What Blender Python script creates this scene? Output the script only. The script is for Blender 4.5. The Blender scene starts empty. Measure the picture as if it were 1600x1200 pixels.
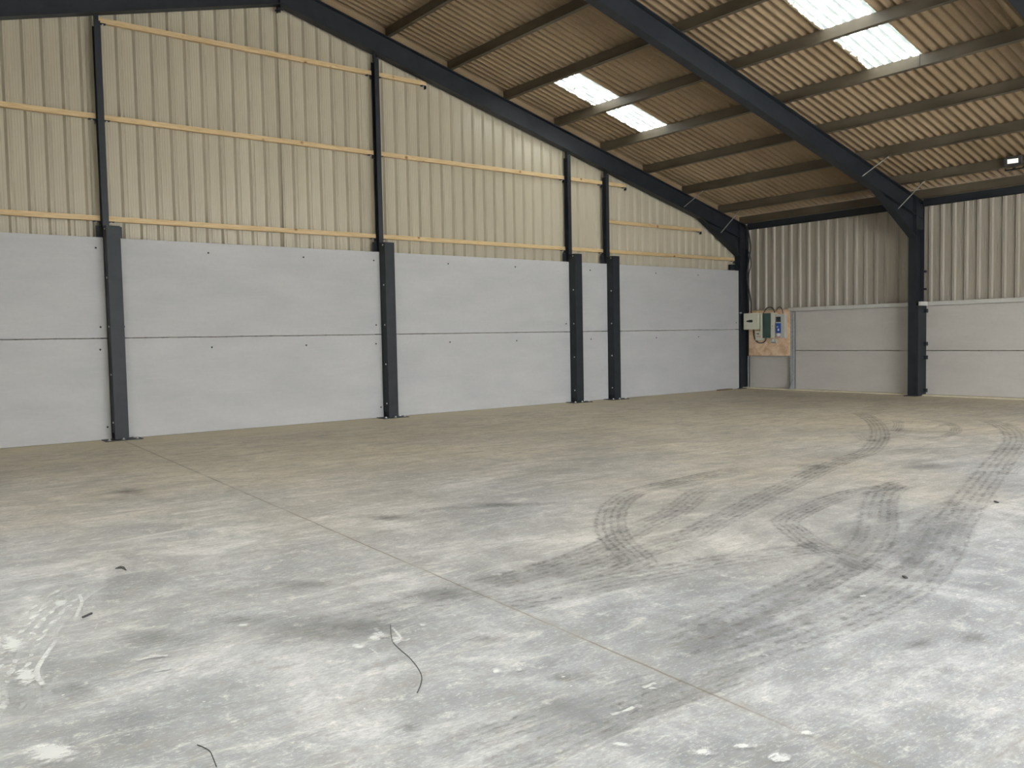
# ------------------------------------------------------------------ traces on the floor (metres, in plan)
WS = 0.75
TRACKS = [   # name, width, strength, path
  ('loop', 0.42, 0.75, [(-11.86, -9.33), (-12.5, -9.32), (-13.07, -9.38), (-13.65, -9.44), (-14.02, -9.51), (-14.42, -9.7), (-14.82, -9.98), (-15.17, -10.3), (-15.47, -10.62), (-15.67, -10.89), (-15.81, -11.12), (-15.9, -11.29), (-16.0, -11.43), (-16.13, -11.5), (-16.26, -11.51)]),
  ('mid', 0.42, 0.62, [(-13.3, -9.88), (-13.69, -10.02), (-14.18, -10.28), (-14.63, -10.5), (-15.08, -10.65), (-15.52, -10.82), (-15.89, -10.96), (-16.24, -11.06), (-16.6, -11.13), (-16.91, -11.17), (-17.18, -11.17)]),
  ('long', 0.42, 0.7, [(-4.51, -6.32), (-5.22, -6.96), (-6.19, -7.68), (-7.25, -8.36), (-8.49, -9.04), (-9.72, -9.57), (-10.42, -9.72), (-11.03, -9.87), (-11.77, -10.09), (-12.48, -10.3), (-13.21, -10.52), (-13.9, -10.75), (-14.61, -10.98), (-15.14, -11.16), (-15.54, -11.22), (-15.91, -11.28), (-16.34, -11.36), (-16.71, -11.39)]),
  ('vee', 0.36, 0.9, [(-11.77, -11.15), (-12.11, -11.08), (-12.43, -11.02), (-12.97, -11.07), (-13.46, -11.16), (-13.89, -11.26), (-14.11, -11.34), (-14.23, -11.43), (-14.41, -11.65), (-14.6, -11.88), (-14.73, -12.09), (-14.8, -12.27), (-14.91, -12.5), (-14.99, -12.68)]),
  ('ess', 0.48, 0.85, [(-11.48, -11.09), (-11.9, -11.12), (-12.32, -11.23), (-12.8, -11.45), (-13.29, -11.71), (-13.69, -11.93), (-14.08, -12.12), (-14.46, -12.27), (-14.83, -12.38), (-15.21, -12.47), (-15.57, -12.52), (-15.98, -12.58), (-16.36, -12.61), (-16.75, -12.66), (-17.08, -12.69)]),
  ('right', 0.5, 0.7, [(-4.52, -8.72), (-5.0, -9.2), (-5.93, -9.8), (-7.06, -10.33), (-8.09, -10.69), (-9.49, -11.12), (-10.88, -11.56), (-11.99, -11.91), (-12.87, -12.2), (-13.62, -12.46), (-14.19, -12.67), (-14.77, -12.85), (-15.28, -12.97), (-15.76, -13.01), (-16.17, -13.02), (-16.56, -13.01), (-16.94, -12.98), (-17.29, -12.95)]),
  ('right_twin', 0.5, 0.6, [(-12.42, -12.02), (-13.12, -12.18), (-14.08, -12.46), (-14.75, -12.59), (-15.34, -12.69), (-15.87, -12.75), (-16.34, -12.78), (-16.73, -12.77), (-17.1, -12.79)]),
  ('cross', 0.5, 0.62, [(-14.53, -12.11), (-14.76, -12.06), (-14.98, -11.99), (-15.17, -11.94), (-15.58, -11.83), (-15.99, -11.75), (-16.38, -11.68), (-16.76, -11.63), (-17.11, -11.59), (-17.38, -11.52)]),
  ('lowleft', 0.6, 0.42, [(-15.83, -11.04), (-16.32, -11.15), (-16.65, -11.19), (-17.01, -11.22), (-17.37, -11.24), (-17.75, -11.25), (-18.1, -11.26), (-18.4, -11.24), (-18.68, -11.2)]),
  ('faint', 0.3, 0.25, [(-7.98, -10.81), (-8.58, -10.74), (-9.31, -10.59), (-10.01, -10.45), (-10.71, -10.34)]),
  ('bottom', 0.3, 0.75, [(-17.05, -13.14), (-17.35, -13.12), (-17.61, -13.11), (-17.77, -13.11), (-17.95, -13.12), (-18.14, -13.13), (-18.3, -13.14), (-18.46, -13.14), (-18.55, -13.14)]),
  ('bottom2', 0.26, 0.5, [(-17.34, -12.96), (-17.6, -12.94), (-17.81, -12.94), (-18.02, -12.92), (-18.22, -12.91), (-18.44, -12.9), (-18.62, -12.9)]),
  ('arc', 0.25, 0.6, [(-5.04, -7.94), (-5.37, -8.45), (-5.93, -8.93), (-6.64, -9.29), (-7.3, -9.47), (-7.76, -9.46), (-8.09, -9.34)]),
  ('arc2', 0.25, 0.55, [(-5.47, -7.63), (-5.93, -7.98), (-6.7, -8.38), (-7.43, -8.7)]),
  ('line1', 0.08, 0.6, [(-7.93, -7.18), (-7.64, -7.65), (-7.32, -8.14), (-6.98, -8.92), (-6.85, -9.46), (-6.73, -9.96)]),
  ('line2', 0.08, 0.6, [(-9.25, -8.46), (-9.07, -8.76), (-8.89, -9.05)]),
  ('line3', 0.14, 0.5, [(-9.43, -9.68), (-9.0, -9.94), (-8.47, -10.2), (-7.86, -10.44)]),
  ('sideL', 0.22, 0.55, [(-12.21, -11.92), (-12.57, -11.92), (-12.88, -11.9), (-13.22, -11.88), (-13.6, -11.88)]),
  ('sideL2', 0.2, 0.55, [(-12.74, -12.11), (-13.04, -12.12), (-13.31, -12.11), (-13.5, -12.1)]),
  ('farR', 0.3, 0.5, [(-9.13, -11.33), (-9.64, -11.39), (-10.15, -11.5), (-10.53, -11.62)]),
  ('leftfaint', 0.2, 0.35, [(-14.86, -9.52), (-15.3, -9.28), (-15.71, -9.02), (-16.05, -8.87), (-16.37, -8.93), (-16.72, -8.97)]),
  ('mark', 0.15, 0.2, [(-19.14, -8.52), (-18.95, -8.66), (-18.78, -8.71), (-18.67, -9.1)]),
  ('oldloop', 0.4, 0.3, [(-10.64, -9.81), (-11.17, -9.88), (-11.74, -10.0), (-12.36, -10.24)]),
  ('oldfar', 0.35, 0.4, [(-7.53, -8.04), (-8.07, -8.52), (-8.7, -9.04), (-8.12, -8.96), (-7.34, -8.8), (-6.62, -8.47)]),
]
WHITE = [(-19.783, -11.93, 0.177, -0.148, 0.036, 0.218), (-19.721, -10.428, 0.121, -0.103, 0.047, 0.361), (-19.737, -10.978, 0.097, -0.082, 0.04, 0.29), (-19.378, -9.781, 0.093, -0.081, 0.031, 0.181), (-18.187, -11.616, 0.057, -0.05, 0.048, 0.089), (-18.316, -11.68, 0.052, -0.044, 0.045, 0.085), (-18.115, -11.729, 0.047, -0.04, 0.049, 0.086), (-17.884, -11.611, 0.038, -0.033, 0.028, 0.046), (-17.961, -12.404, 0.042, -0.035, 0.038, 0.051), (-17.865, -12.465, 0.028, -0.024, 0.035, 0.044), (-18.149, -12.818, 0.016, -0.014, 0.019, 0.025), (-19.18, -11.106, 0.063, -0.054, 0.01, 0.038), (-19.191, -11.317, 0.044, -0.037, 0.009, 0.035), (-18.655, -10.946, 0.055, -0.048, 0.024, 0.065), (-18.029, -13.311, 0.048, -0.04, 0.03, 0.03), (-17.677, -13.618, 0.056, -0.047, 0.042, 0.032), (-17.544, -13.027, 0.033, -0.028, 0.021, 0.019), (-16.159, -12.815, 0.027, -0.024, 0.039, 0.026), (-14.693, -12.04, 0.018, -0.016, 0.034, 0.021), (-14.638, -12.557, 0.019, -0.017, 0.032, 0.018), (-13.615, -12.663, 0.028, -0.025, 0.042, 0.019), (-17.83, -13.557, 0.074, -0.062, 0.048, 0.04), (-17.398, -13.714, 0.058, -0.048, 0.039, 0.026), (-17.649, -13.771, 0.072, -0.06, 0.063, 0.044), (-17.766, -12.669, 0.018, -0.015, 0.024, 0.029), (-15.591, -12.915, 0.042, -0.037, 0.035, 0.02), (-15.395, -13.296, 0.033, -0.029, 0.035, 0.017)]
DARK = [(-18.157, -11.375, 0.246, -0.213, 0.094, 0.18), (-18.363, -11.401, 0.186, -0.16, 0.063, 0.134), (-19.807, -11.297, 0.135, -0.114, 0.045, 0.34), (-19.575, -11.311, 0.139, -0.118, 0.031, 0.169), (-17.983, -12.917, 0.189, -0.159, 0.108, 0.124), (-17.711, -12.696, 0.16, -0.136, 0.078, 0.086), (-18.584, -12.648, 0.081, -0.068, 0.036, 0.061), (-19.079, -10.851, 0.322, -0.276, 0.075, 0.277), (-18.033, -10.417, 0.288, -0.253, 0.064, 0.142), (-14.605, -12.723, 0.127, -0.113, 0.249, 0.128), (-10.442, -10.742, 0.302, -0.299, 0.387, 0.191), (-11.365, -9.828, 0.311, -0.308, 0.264, 0.172), (-16.106, -13.524, 0.096, -0.082, 0.135, 0.068), (-16.338, -13.762, 0.089, -0.076, 0.093, 0.044), (-15.822, -13.647, 0.098, -0.084, 0.146, 0.065), (-17.448, -11.207, 0.363, -0.317, 0.107, 0.163), (-18.615, -10.837, 0.255, -0.221, 0.059, 0.162), (-17.731, -12.008, 0.155, -0.133, 0.082, 0.113), (-16.612, -8.891, 0.3, -0.277, 0.112, 0.201), (-15.497, -9.133, 0.313, -0.293, 0.115, 0.154), (-18.035, -5.792, 0.264, -0.252, 0.107, 0.448), (-14.09, -11.94, 0.22, -0.2, 0.476, 0.283)]
WIRE1 = [(-18.01, -11.475), (-18.08, -11.605), (-18.136, -11.724), (-18.162, -11.836), (-18.185, -11.977), (-18.223, -12.119), (-18.266, -12.225), (-18.322, -12.305), (-18.378, -12.368)]
WIRE2 = [(-19.312, -12.227), (-19.299, -12.265), (-19.29, -12.314), (-19.298, -12.374), (-19.311, -12.452)]
SKY0, SKY1, SKY2, SKYS = (0.170, 0.177, 0.186), (0.60, 0.63, 0.655), (0.96, 0.97, 0.98), 34.0
TLF = 0.55
EXPO = 0.42
PALE_TREAD = [
  ('tread', 0.34, 0.9, [(-19.163, -9.424), (-19.312, -9.612), (-19.454, -9.879), (-19.597, -10.204), (-19.722, -10.549), (-19.815, -10.912), (-19.875, -11.24), (-19.91, -11.538)]),
]
PALE_LINE = [
  ('a', 0.025, 0.8, [(-19.525, -10.507), (-19.596, -10.681), (-19.65, -10.818), (-19.68, -10.923), (-19.692, -11.037), (-19.686, -11.141)]),
  ('b', 0.02, 0.5, [(-19.246, -9.634), (-19.271, -9.841), (-19.329, -10.035), (-19.378, -10.207)]),
  ('c', 0.03, 0.8, [(-19.266, -11.101), (-19.195, -11.104), (-19.119, -11.135)]),
  ('d', 0.02, 0.8, [(-19.235, -11.311), (-19.155, -11.327)]),
  ('e', 0.012, 0.8, [(-18.943, -11.42), (-18.883, -11.348)]),
  ('f', 0.014, 0.8, [(-19.065, -11.014), (-19.007, -10.951), (-18.957, -10.917)]),
  ('g', 0.012, 0.9, [(-19.251, -10.302), (-19.193, -10.322)]),
  ('h', 0.01, 0.7, [(-19.318, -10.445), (-19.282, -10.334)]),
  ('i', 0.01, 0.8, [(-19.237, -10.501), (-19.204, -10.444)]),
  ('j', 0.014, 0.9, [(-18.028, -11.528), (-18.055, -11.639), (-18.084, -11.743), (-18.041, -11.742)]),
  ('k', 0.012, 0.6, [(-18.274, -11.728), (-18.283, -11.814), (-18.293, -11.885)]),
  ('l', 0.012, 0.8, [(-18.268, -11.884), (-18.221, -11.855)]),
  ('m', 0.01, 0.8, [(-19.39, -10.623), (-19.356, -10.613)]),
  ('n', 0.02, 0.9, [(-17.567, -12.99), (-17.503, -12.988), (-17.483, -12.986)]),
  ('o', 0.02, 0.8, [(-17.869, -13.094), (-17.806, -13.107), (-17.744, -13.102)]),
  ('p', 0.015, 0.9, [(-16.821, -13.074), (-16.82, -13.119)]),
  ('q', 0.02, 0.7, [(-18.109, -11.472), (-18.134, -11.624), (-18.152, -11.543)]),
]
import bpy, bmesh, math, random
from mathutils import Vector, Matrix
random.seed(7)
S = bpy.context.scene
COL = S.collection
R = math.radians

# ------------------------------------------------------------------ numbers of the building
AX, ZR, TAN = -13.64, 8.41, 0.262      # ridge x, rafter top at ridge, slope
XW, XWL = 0.55, -27.83                 # inner face of side claddings
YG, YF = 0.20, -20.9                   # gable cladding, front wall
FR = [-0.05, -5.21, -10.37, -15.53, -20.69]   # camera-side face of each portal frame
FW = 0.20                              # flange width
D = 0.44                               # rafter depth (vertical)
def rz(x): return ZR - abs(x - AX) * TAN      # rafter top / purlin underside
PD = 0.235                              # purlin depth
def sheet(x): return rz(x) + PD + 0.04

PITCH_, Y1_ = 0.175, 0.30               # roof corrugation
# ------------------------------------------------------------------ node helpers
def mat(name, rough=0.6, metal=0.0, spec=0.5):
    m = bpy.data.materials.new(name); m.use_nodes = True
    nt = m.node_tree; b = nt.nodes['Principled BSDF']
    b.inputs['Roughness'].default_value = rough; b.inputs['Metallic'].default_value = metal
    b.inputs['Specular IOR Level'].default_value = spec
    return m, nt, b
def N(nt, t, **kw):
    n = nt.nodes.new(t)
    for k, v in kw.items(): setattr(n, k, v)
    return n
def coords(nt, scale=(1, 1, 1), rot=(0, 0, 0), kind='Object'):
    tc = N(nt, 'ShaderNodeTexCoord'); mp = N(nt, 'ShaderNodeMapping')
    mp.inputs['Scale'].default_value = scale; mp.inputs['Rotation'].default_value = rot
    nt.links.new(tc.outputs[kind], mp.inputs['Vector']); return mp.outputs['Vector']
def noise(nt, vec, scale, detail=4, rough=0.55, dist=0.0):
    n = N(nt, 'ShaderNodeTexNoise'); n.inputs['Scale'].default_value = scale
    n.inputs['Detail'].default_value = detail; n.inputs['Roughness'].default_value = rough
    n.inputs['Distortion'].default_value = dist
    nt.links.new(vec, n.inputs['Vector']); return n.outputs['Fac']
def ramp(nt, fac, stops, interp='LINEAR'):
    r = N(nt, 'ShaderNodeValToRGB'); r.color_ramp.interpolation = interp
    e = r.color_ramp.elements
    while len(e) < len(stops): e.new(0.5)
    for el, (p, c) in zip(e, stops):
        el.position = p; el.color = (c, c, c, 1) if not hasattr(c, '__len__') else (*c, 1)
    nt.links.new(fac, r.inputs['Fac']); return r.outputs['Color']
def mix(nt, fac, a, b, mode='MIX'):
    m = N(nt, 'ShaderNodeMix', data_type='RGBA', blend_type=mode)
    for sock, v in ((m.inputs[0], fac), (m.inputs[6], a), (m.inputs[7], b)):
        if isinstance(v, (int, float)): sock.default_value = v
        elif isinstance(v, tuple): sock.default_value = (*v, 1)
        else: nt.links.new(v, sock)
    return m.outputs[2]
def mth(nt, op, a, b=0.0, c=None, clamp=False):
    m = N(nt, 'ShaderNodeMath', operation=op, use_clamp=clamp)
    for i, v in enumerate((a, b, c)):
        if v is None: continue
        if isinstance(v, (int, float)): m.inputs[i].default_value = v
        else: nt.links.new(v, m.inputs[i])
    return m.outputs[0]
def bump(nt, b, h, strength=0.3, dist=0.01):
    bn = N(nt, 'ShaderNodeBump'); bn.inputs['Strength'].default_value = strength
    bn.inputs['Distance'].default_value = dist
    nt.links.new(h, bn.inputs['Height']); nt.links.new(bn.outputs['Normal'], b.inputs['Normal'])
def simple(name, c1, c2, scale=6, rough=0.6, metal=0.0, stretch=(1, 1, 1), bmp=0.0, spec=0.5, lo=.3, hi=.7):
    m, nt, b = mat(name, rough, metal, spec)
    v = coords(nt, stretch); n = noise(nt, v, scale)
    nt.links.new(ramp(nt, n, [(lo, c1), (hi, c2)]), b.inputs['Base Color'])
    if bmp: bump(nt, b, n, bmp, 0.01)
    return m

M = {}
M['steel'] = simple('painted_dark_steel', (0.015, 0.018, 0.0225), (0.023, 0.027, 0.033), 5, 0.5, spec=.35)
M['purlin'] = simple('dusty_galvanised_steel', (0.075, 0.060, 0.040), (0.125, 0.103, 0.072), 3, 0.5, 0.0, (1, .3, 1))
M['galv'] = simple('galvanised_steel', (0.34, 0.36, 0.36), (0.46, 0.48, 0.48), 14, 0.42, 0.35)
M['brace'] = simple('dull_galvanised_rod', (0.20, 0.195, 0.18), (0.28, 0.27, 0.25), 14, 0.5)
M['flash'] = simple('light_grey_flashing', (0.50, 0.50, 0.47), (0.58, 0.57, 0.53), 4, 0.4)
M['bright'] = simple('zinc_bolt_steel', (0.6, 0.6, 0.58), (0.75, 0.75, 0.72), 20, 0.3, 0.6)
M['black'] = simple('black_plastic', (0.012, 0.012, 0.013), (0.025, 0.025, 0.026), 12, 0.45)
M['cable'] = simple('black_cable_sheath', (0.02, 0.02, 0.02), (0.035, 0.034, 0.03), 12, 0.55)
M['cream'] = simple('cream_enamel', (0.62, 0.62, 0.50), (0.68, 0.67, 0.55), 5, 0.4)
M['grey_plastic'] = simple('pale_grey_plastic', (0.46, 0.47, 0.44), (0.52, 0.53, 0.49), 8, 0.45)
M['green'] = simple('dark_green_tinted_door', (0.030, 0.065, 0.055), (0.045, 0.085, 0.07), 4, 0.25)
M['blue'] = simple('blue_plastic', (0.02, 0.06, 0.30), (0.03, 0.09, 0.38), 12, 0.35)
M['white'] = simple('white_plastic', (0.72, 0.72, 0.70), (0.8, 0.8, 0.78), 8, 0.4)
M['pink'] = simple('pale_red_plastic', (0.62, 0.30, 0.26), (0.7, 0.36, 0.3), 8, 0.4)
M['window'] = simple('dark_meter_window', (0.02, 0.03, 0.028), (0.05, 0.06, 0.05), 30, 0.2)
M['hole'] = simple('socket_hole_shadow_grey', (0.03, 0.03, 0.03), (0.05, 0.05, 0.05), 12, 0.8)
M['brick'] = simple('brown_offcut', (0.16, 0.12, 0.08), (0.26, 0.2, 0.14), 8, 0.8)

# sawn softwood
m, nt, b = mat('sawn_softwood', 0.6)
v = coords(nt, (1.2, 9, 22)); n1 = noise(nt, v, 2.5, 5, .6, .6)
v2 = coords(nt, (1, 1, 1)); kn = N(nt, 'ShaderNodeTexVoronoi'); kn.inputs['Scale'].default_value = 2.6
nt.links.new(v2, kn.inputs['Vector'])
c = ramp(nt, n1, [(.25, (0.44, 0.29, 0.13)), (.5, (0.60, 0.44, 0.235)), (.75, (0.69, 0.54, 0.32))])
k = ramp(nt, kn.outputs['Distance'], [(.05, 0.0), (.13, 1.0)])
nt.links.new(mix(nt, k, (0.26, 0.13, 0.05), c), b.inputs['Base Color']); M['timber'] = m

# plywood / chipboard backing board
m, nt, b = mat('chipboard', 0.7)
v = coords(nt, (1, 1, 1)); n1 = noise(nt, v, 4, 5, .6, .8); n2 = noise(nt, coords(nt, (1, 3, 12)), 9, 5, .7)
c = ramp(nt, n1, [(.36, (0.55, 0.32, 0.17)), (.5, (0.80, 0.56, 0.37)), (.64, (0.90, 0.72, 0.52))])
nt.links.new(mix(nt, 0.45, c, ramp(nt, n2, [(.35, (0.42, 0.24, 0.12)), (.65, (0.85, 0.68, 0.50))])), b.inputs['Base Color']); M['board'] = m

# profiled wall cladding, off white liner
def cladding_mat(name, a, c2, rough):
    m, nt, b = mat(name, rough, 0.0, 0.5)
    n1 = noise(nt, coords(nt, (1, 1, .25)), 1.1, 4, .6); n2 = noise(nt, coords(nt, (6, 6, .6)), 3, 4, .6)
    c = ramp(nt, n1, [(.3, a), (.7, c2)])
    nt.links.new(mix(nt, ramp(nt, n2, [(.55, 0.0), (.8, .16)]), c, tuple(.72 * q for q in a)), b.inputs['Base Color'])
    return m
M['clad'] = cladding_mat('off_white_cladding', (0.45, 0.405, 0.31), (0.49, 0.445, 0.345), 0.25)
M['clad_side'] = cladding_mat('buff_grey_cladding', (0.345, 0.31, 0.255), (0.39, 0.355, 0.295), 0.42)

# precast concrete panels
def precast(name, ca, cb):
    m, nt, b = mat(name, 0.75, 0, 0.3)
    n1 = noise(nt, coords(nt, (.5, .5, 1.6)), 1.4, 5, .6); n2 = noise(nt, coords(nt), 14, 6, .7); n3 = noise(nt, coords(nt, (1, 1, 9)), 3, 3, .5)
    c = ramp(nt, n1, [(.3, ca), (.7, cb)])
    c = mix(nt, ramp(nt, n2, [(.45, 0.0), (.75, .22)]), c, tuple(.8 * q for q in ca))
    c = mix(nt, ramp(nt, n3, [(.55, 0.0), (.78, .25)]), c, tuple(1.14 * q for q in cb))
    nt.links.new(c, b.inputs['Base Color']); bump(nt, b, n2, 0.12, .004); return m
M['concrete'] = precast('precast_concrete', (0.435, 0.437, 0.447), (0.50, 0.50, 0.505))
M['concrete_side'] = precast('buff_precast_concrete', (0.50, 0.475, 0.445), (0.56, 0.535, 0.505))

# fibre cement roof
m, nt, b = mat('weathered_fibre_cement', 0.85, 0, 0.2)
v = coords(nt); n1 = noise(nt, v, .55, 4, .6); n2 = noise(nt, v, 26, 4, .75); n3 = noise(nt, coords(nt, (.5, 1.6, 1)), 2.2, 5, .65)
c = ramp(nt, n1, [(.3, (0.22, 0.155, 0.088)), (.55, (0.30, 0.217, 0.130)), (.75, (0.35, 0.26, 0.16))])
c = mix(nt, ramp(nt, n3, [(.5, 0.0), (.75, .55)]), c, (0.27, 0.215, 0.135))
c = mix(nt, ramp(nt, n2, [(.3, .6), (.46, 0.0)]), c, (0.22, 0.16, 0.10))
c = mix(nt, ramp(nt, n2, [(.60, 0.0), (.74, .55)]), c, (0.60, 0.50, 0.36))
nt.links.new(c, b.inputs['Base Color']); bump(nt, b, n2, 0.25, .006); M['roof'] = m

# translucent roof light sheets with moss and dirt along the laps
def rl_mat(name, tint, lo, hi):
  m = bpy.data.materials.new(name); m.use_nodes = True; nt = m.node_tree; nt.nodes.clear()
  out = N(nt, 'ShaderNodeOutputMaterial'); tr = N(nt, 'ShaderNodeBsdfTransparent'); tl = N(nt, 'ShaderNodeBsdfTranslucent'); df = N(nt, 'ShaderNodeBsdfDiffuse')
  n1 = noise(nt, coords(nt), 5.5, 5, .65); n2 = noise(nt, coords(nt, (1, 1, 1)), 22, 4, .7)
  uvn = N(nt, 'ShaderNodeUVMap', uv_map='uv'); sp = N(nt, 'ShaderNodeSeparateXYZ'); nt.links.new(uvn.outputs['UV'], sp.inputs[0])
  edge = mth(nt, 'MULTIPLY', mth(nt, 'ABSOLUTE', mth(nt, 'SUBTRACT', sp.outputs['X'], .5)), 2.0)      # 0 in the middle, 1 at the side laps
  e2 = mth(nt, 'ADD', mth(nt, 'POWER', edge, 9.0), mth(nt, 'MULTIPLY', mth(nt, 'SUBTRACT', noise(nt, coords(nt), 9, 5, .75), .5), 1.7))
  dirt_edge = ramp(nt, e2, [(.52, 0.0), (.60, 1.0)])
  dirt_spot = ramp(nt, n1, [(.665, 0.0), (.70, .85)])
  dirt = mth(nt, 'MAXIMUM', dirt_edge, dirt_spot)
  sy = N(nt, 'ShaderNodeSeparateXYZ'); nt.links.new(coords(nt), sy.inputs[0])
  grime_shade = mth(nt, 'ADD', mth(nt, 'MULTIPLY', mth(nt, 'COSINE', mth(nt, 'MULTIPLY', mth(nt, 'SUBTRACT', Y1_, sy.outputs['Y']), 2 * math.pi / PITCH_)), .16), noise(nt, coords(nt, (.5, 1, 1)), 7, 5, .75))   # grime stripes that also paint in the shading of the corrugations
  film = mth(nt, 'MAXIMUM', ramp(nt, grime_shade, [(lo, 0.0), (hi, 1.0)]), ramp(nt, n1, [(.60, 0.0), (.64, 1.0)]))
  tr.inputs['Color'].default_value = (0.9, 0.93, 0.95, 1)
  tr.inputs['Color'].default_value = tl.inputs['Color'].default_value = (*tint, 1)
  df.inputs['Color'].default_value = (0.22, 0.18, 0.12, 1)
  ms1 = N(nt, 'ShaderNodeMixShader'); ms1.inputs[0].default_value = TLF
  nt.links.new(tr.outputs[0], ms1.inputs[1]); nt.links.new(tl.outputs[0], ms1.inputs[2])
  ms2 = N(nt, 'ShaderNodeMixShader'); nt.links.new(dirt, ms2.inputs[0])
  ms3 = N(nt, 'ShaderNodeMixShader'); d2 = N(nt, 'ShaderNodeBsdfDiffuse'); d2.inputs['Color'].default_value = (0.48, 0.52, 0.50, 1); t2 = N(nt, 'ShaderNodeBsdfTranslucent'); t2.inputs['Color'].default_value = (0.62, 0.70, 0.68, 1)
  ms4 = N(nt, 'ShaderNodeMixShader'); ms4.inputs[0].default_value = .022; nt.links.new(d2.outputs[0], ms4.inputs[1]); nt.links.new(t2.outputs[0], ms4.inputs[2])
  nt.links.new(film, ms3.inputs[0]); nt.links.new(ms1.outputs[0], ms3.inputs[1]); nt.links.new(ms4.outputs[0], ms3.inputs[2])
  nt.links.new(ms3.outputs[0], ms2.inputs[1]); nt.links.new(df.outputs[0], ms2.inputs[2])
  nt.links.new(ms2.outputs[0], out.inputs[0]); return m

M['rooflight'] = rl_mat('translucent_roof_light', (0.97, 0.94, 0.83), .52, .64)
M['rooflight_mossy'] = rl_mat('mossy_translucent_roof_light', (0.42, 0.42, 0.385), .46, .53)

# floor: power-floated concrete, dust and painted-in light towards the far walls, scuffs, saw-cut joints
m, nt, b = mat('worn_concrete_floor', 0.62, 0, 0.35)
v = coords(nt); sep = N(nt, 'ShaderNodeSeparateXYZ'); nt.links.new(v, sep.inputs[0]); X, Y = sep.outputs['X'], sep.outputs['Y']
big = noise(nt, v, .22, 4, .6, .4); mid = noise(nt, v, 1.1, 9, .74, .6); fine = noise(nt, v, 7, 9, .82)
st = noise(nt, coords(nt, (1.0, 4.0, 1), (0, 0, R(38))), 1.5, 9, .78, .9)      # wheel scrubbing
st2 = noise(nt, coords(nt, (1.0, 6.0, 1), (0, 0, R(10))), .9, 8, .74, .5)
st3 = noise(nt, coords(nt, (1.0, 9.0, 1), (0, 0, R(32))), 3.2, 8, .8, .6)
grey = ramp(nt, mid, [(.34, (0.17, 0.183, 0.205)), (.5, (0.29, 0.305, 0.328)), (.64, (0.45, 0.46, 0.48))])
tan = ramp(nt, mid, [(.34, (0.42, 0.365, 0.27)), (.5, (0.55, 0.485, 0.37)), (.64, (0.65, 0.58, 0.46))])
dust_light = mth(nt, 'ADD', mth(nt, 'ADD', mth(nt, 'MULTIPLY', Y, .10), mth(nt, 'MULTIPLY', X, .045)), mth(nt, 'MULTIPLY', big, 1.5))        # dust deepens towards the far gable; part of the light gradient is painted in
dust_light = ramp(nt, mth(nt, 'ADD', dust_light, 1.08), [(0.05, 0.0), (.85, 1.0)])
c = mix(nt, dust_light, grey, tan)
c = mix(nt, ramp(nt, st, [(.50, 0.0), (.64, .62)]), c, (0.21, 0.21, 0.21))
c = mix(nt, ramp(nt, st, [(.34, .55), (.46, 0.0)]), c, (0.62, 0.61, 0.585))
c = mix(nt, ramp(nt, st2, [(.52, 0.0), (.68, .45)]), c, (0.27, 0.26, 0.245))
c = mix(nt, ramp(nt, st3, [(.56, 0.0), (.68, .50)]), c, (0.26, 0.25, 0.24))
c = mix(nt, ramp(nt, st3, [(.32, .45), (.43, 0.0)]), c, (0.66, 0.65, 0.62))
c = mix(nt, ramp(nt, fine, [(.36, .70), (.47, 0.0)]), c, (0.25, 0.24, 0.225))
c = mix(nt, ramp(nt, fine, [(.55, 0.0), (.66, .60)]), c, (0.68, 0.67, 0.64))
micro = noise(nt, coords(nt, (1.0, 2.6, 1), (0, 0, R(30))), 26, 7, .8)
c = mix(nt, ramp(nt, micro, [(.36, .60), (.48, 0.0)]), c, (0.22, 0.215, 0.21))
c = mix(nt, ramp(nt, micro, [(.54, 0.0), (.66, .50)]), c, (0.70, 0.69, 0.66))
chip = noise(nt, coords(nt, (1.0, 2.4, 1), (0, 0, R(-30))), 11, 3, .8)
chipmask = ramp(nt, noise(nt, v, .55, 2, .5), [(.45, 0.0), (.58, 1.0)])
c = mix(nt, mth(nt, 'MULTIPLY', ramp(nt, chip, [(.69, 0.0), (.715, .8)]), chipmask), c, (0.85, 0.85, 0.83))
# sand swept against the far walls, also painting in brighter light at the corner
sand_light = mth(nt, 'ADD', mth(nt, 'MAXIMUM', mth(nt, 'MULTIPLY', Y, .8), mth(nt, 'SUBTRACT', mth(nt, 'MULTIPLY', X, .8), .4)), mth(nt, 'MULTIPLY', noise(nt, v, .8, 3, .6), 1.0))
c = mix(nt, ramp(nt, mth(nt, 'ADD', mth(nt, 'MULTIPLY', sand_light, .6), .75), [(0.2, 0.0), (.95, .75)]), c, (0.62, 0.54, 0.385))
# saw-cut joints
wob = mth(nt, 'MULTIPLY', mth(nt, 'SUBTRACT', noise(nt, v, 3, 3, .6), .5), .02)
j1 = mth(nt, 'ABSOLUTE', mth(nt, 'ADD', mth(nt, 'ADD', mth(nt, 'ADD', X, 16.78), mth(nt, 'MULTIPLY', Y, -.0445)), wob))
j2 = mth(nt, 'ABSOLUTE', mth(nt, 'ADD', mth(nt, 'ADD', Y, 14.262), wob))
j3 = mth(nt, 'ABSOLUTE', mth(nt, 'ADD', mth(nt, 'ADD', X, 10.9), wob))
jl = mth(nt, 'MINIMUM', j1, j2)
joint = ramp(nt, jl, [(.003, 1.0), (.009, 0.0)])
jfade = mth(nt, 'MULTIPLY', ramp(nt, noise(nt, v, 1.3, 3, .6), [(.36, .3), (.55, .9)]), ramp(nt, mth(nt, 'ADD', Y, 14.0), [(.1, .3), (.95, 1.0)]))
c = mix(nt, mth(nt, 'MULTIPLY', joint, jfade), c, (0.10, 0.085, 0.065))
c = mix(nt, ramp(nt, jl, [(.01, .25), (.05, 0.0)]), c, (0.30, 0.28, 0.25))
nt.links.new(c, b.inputs['Base Color'])
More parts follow.
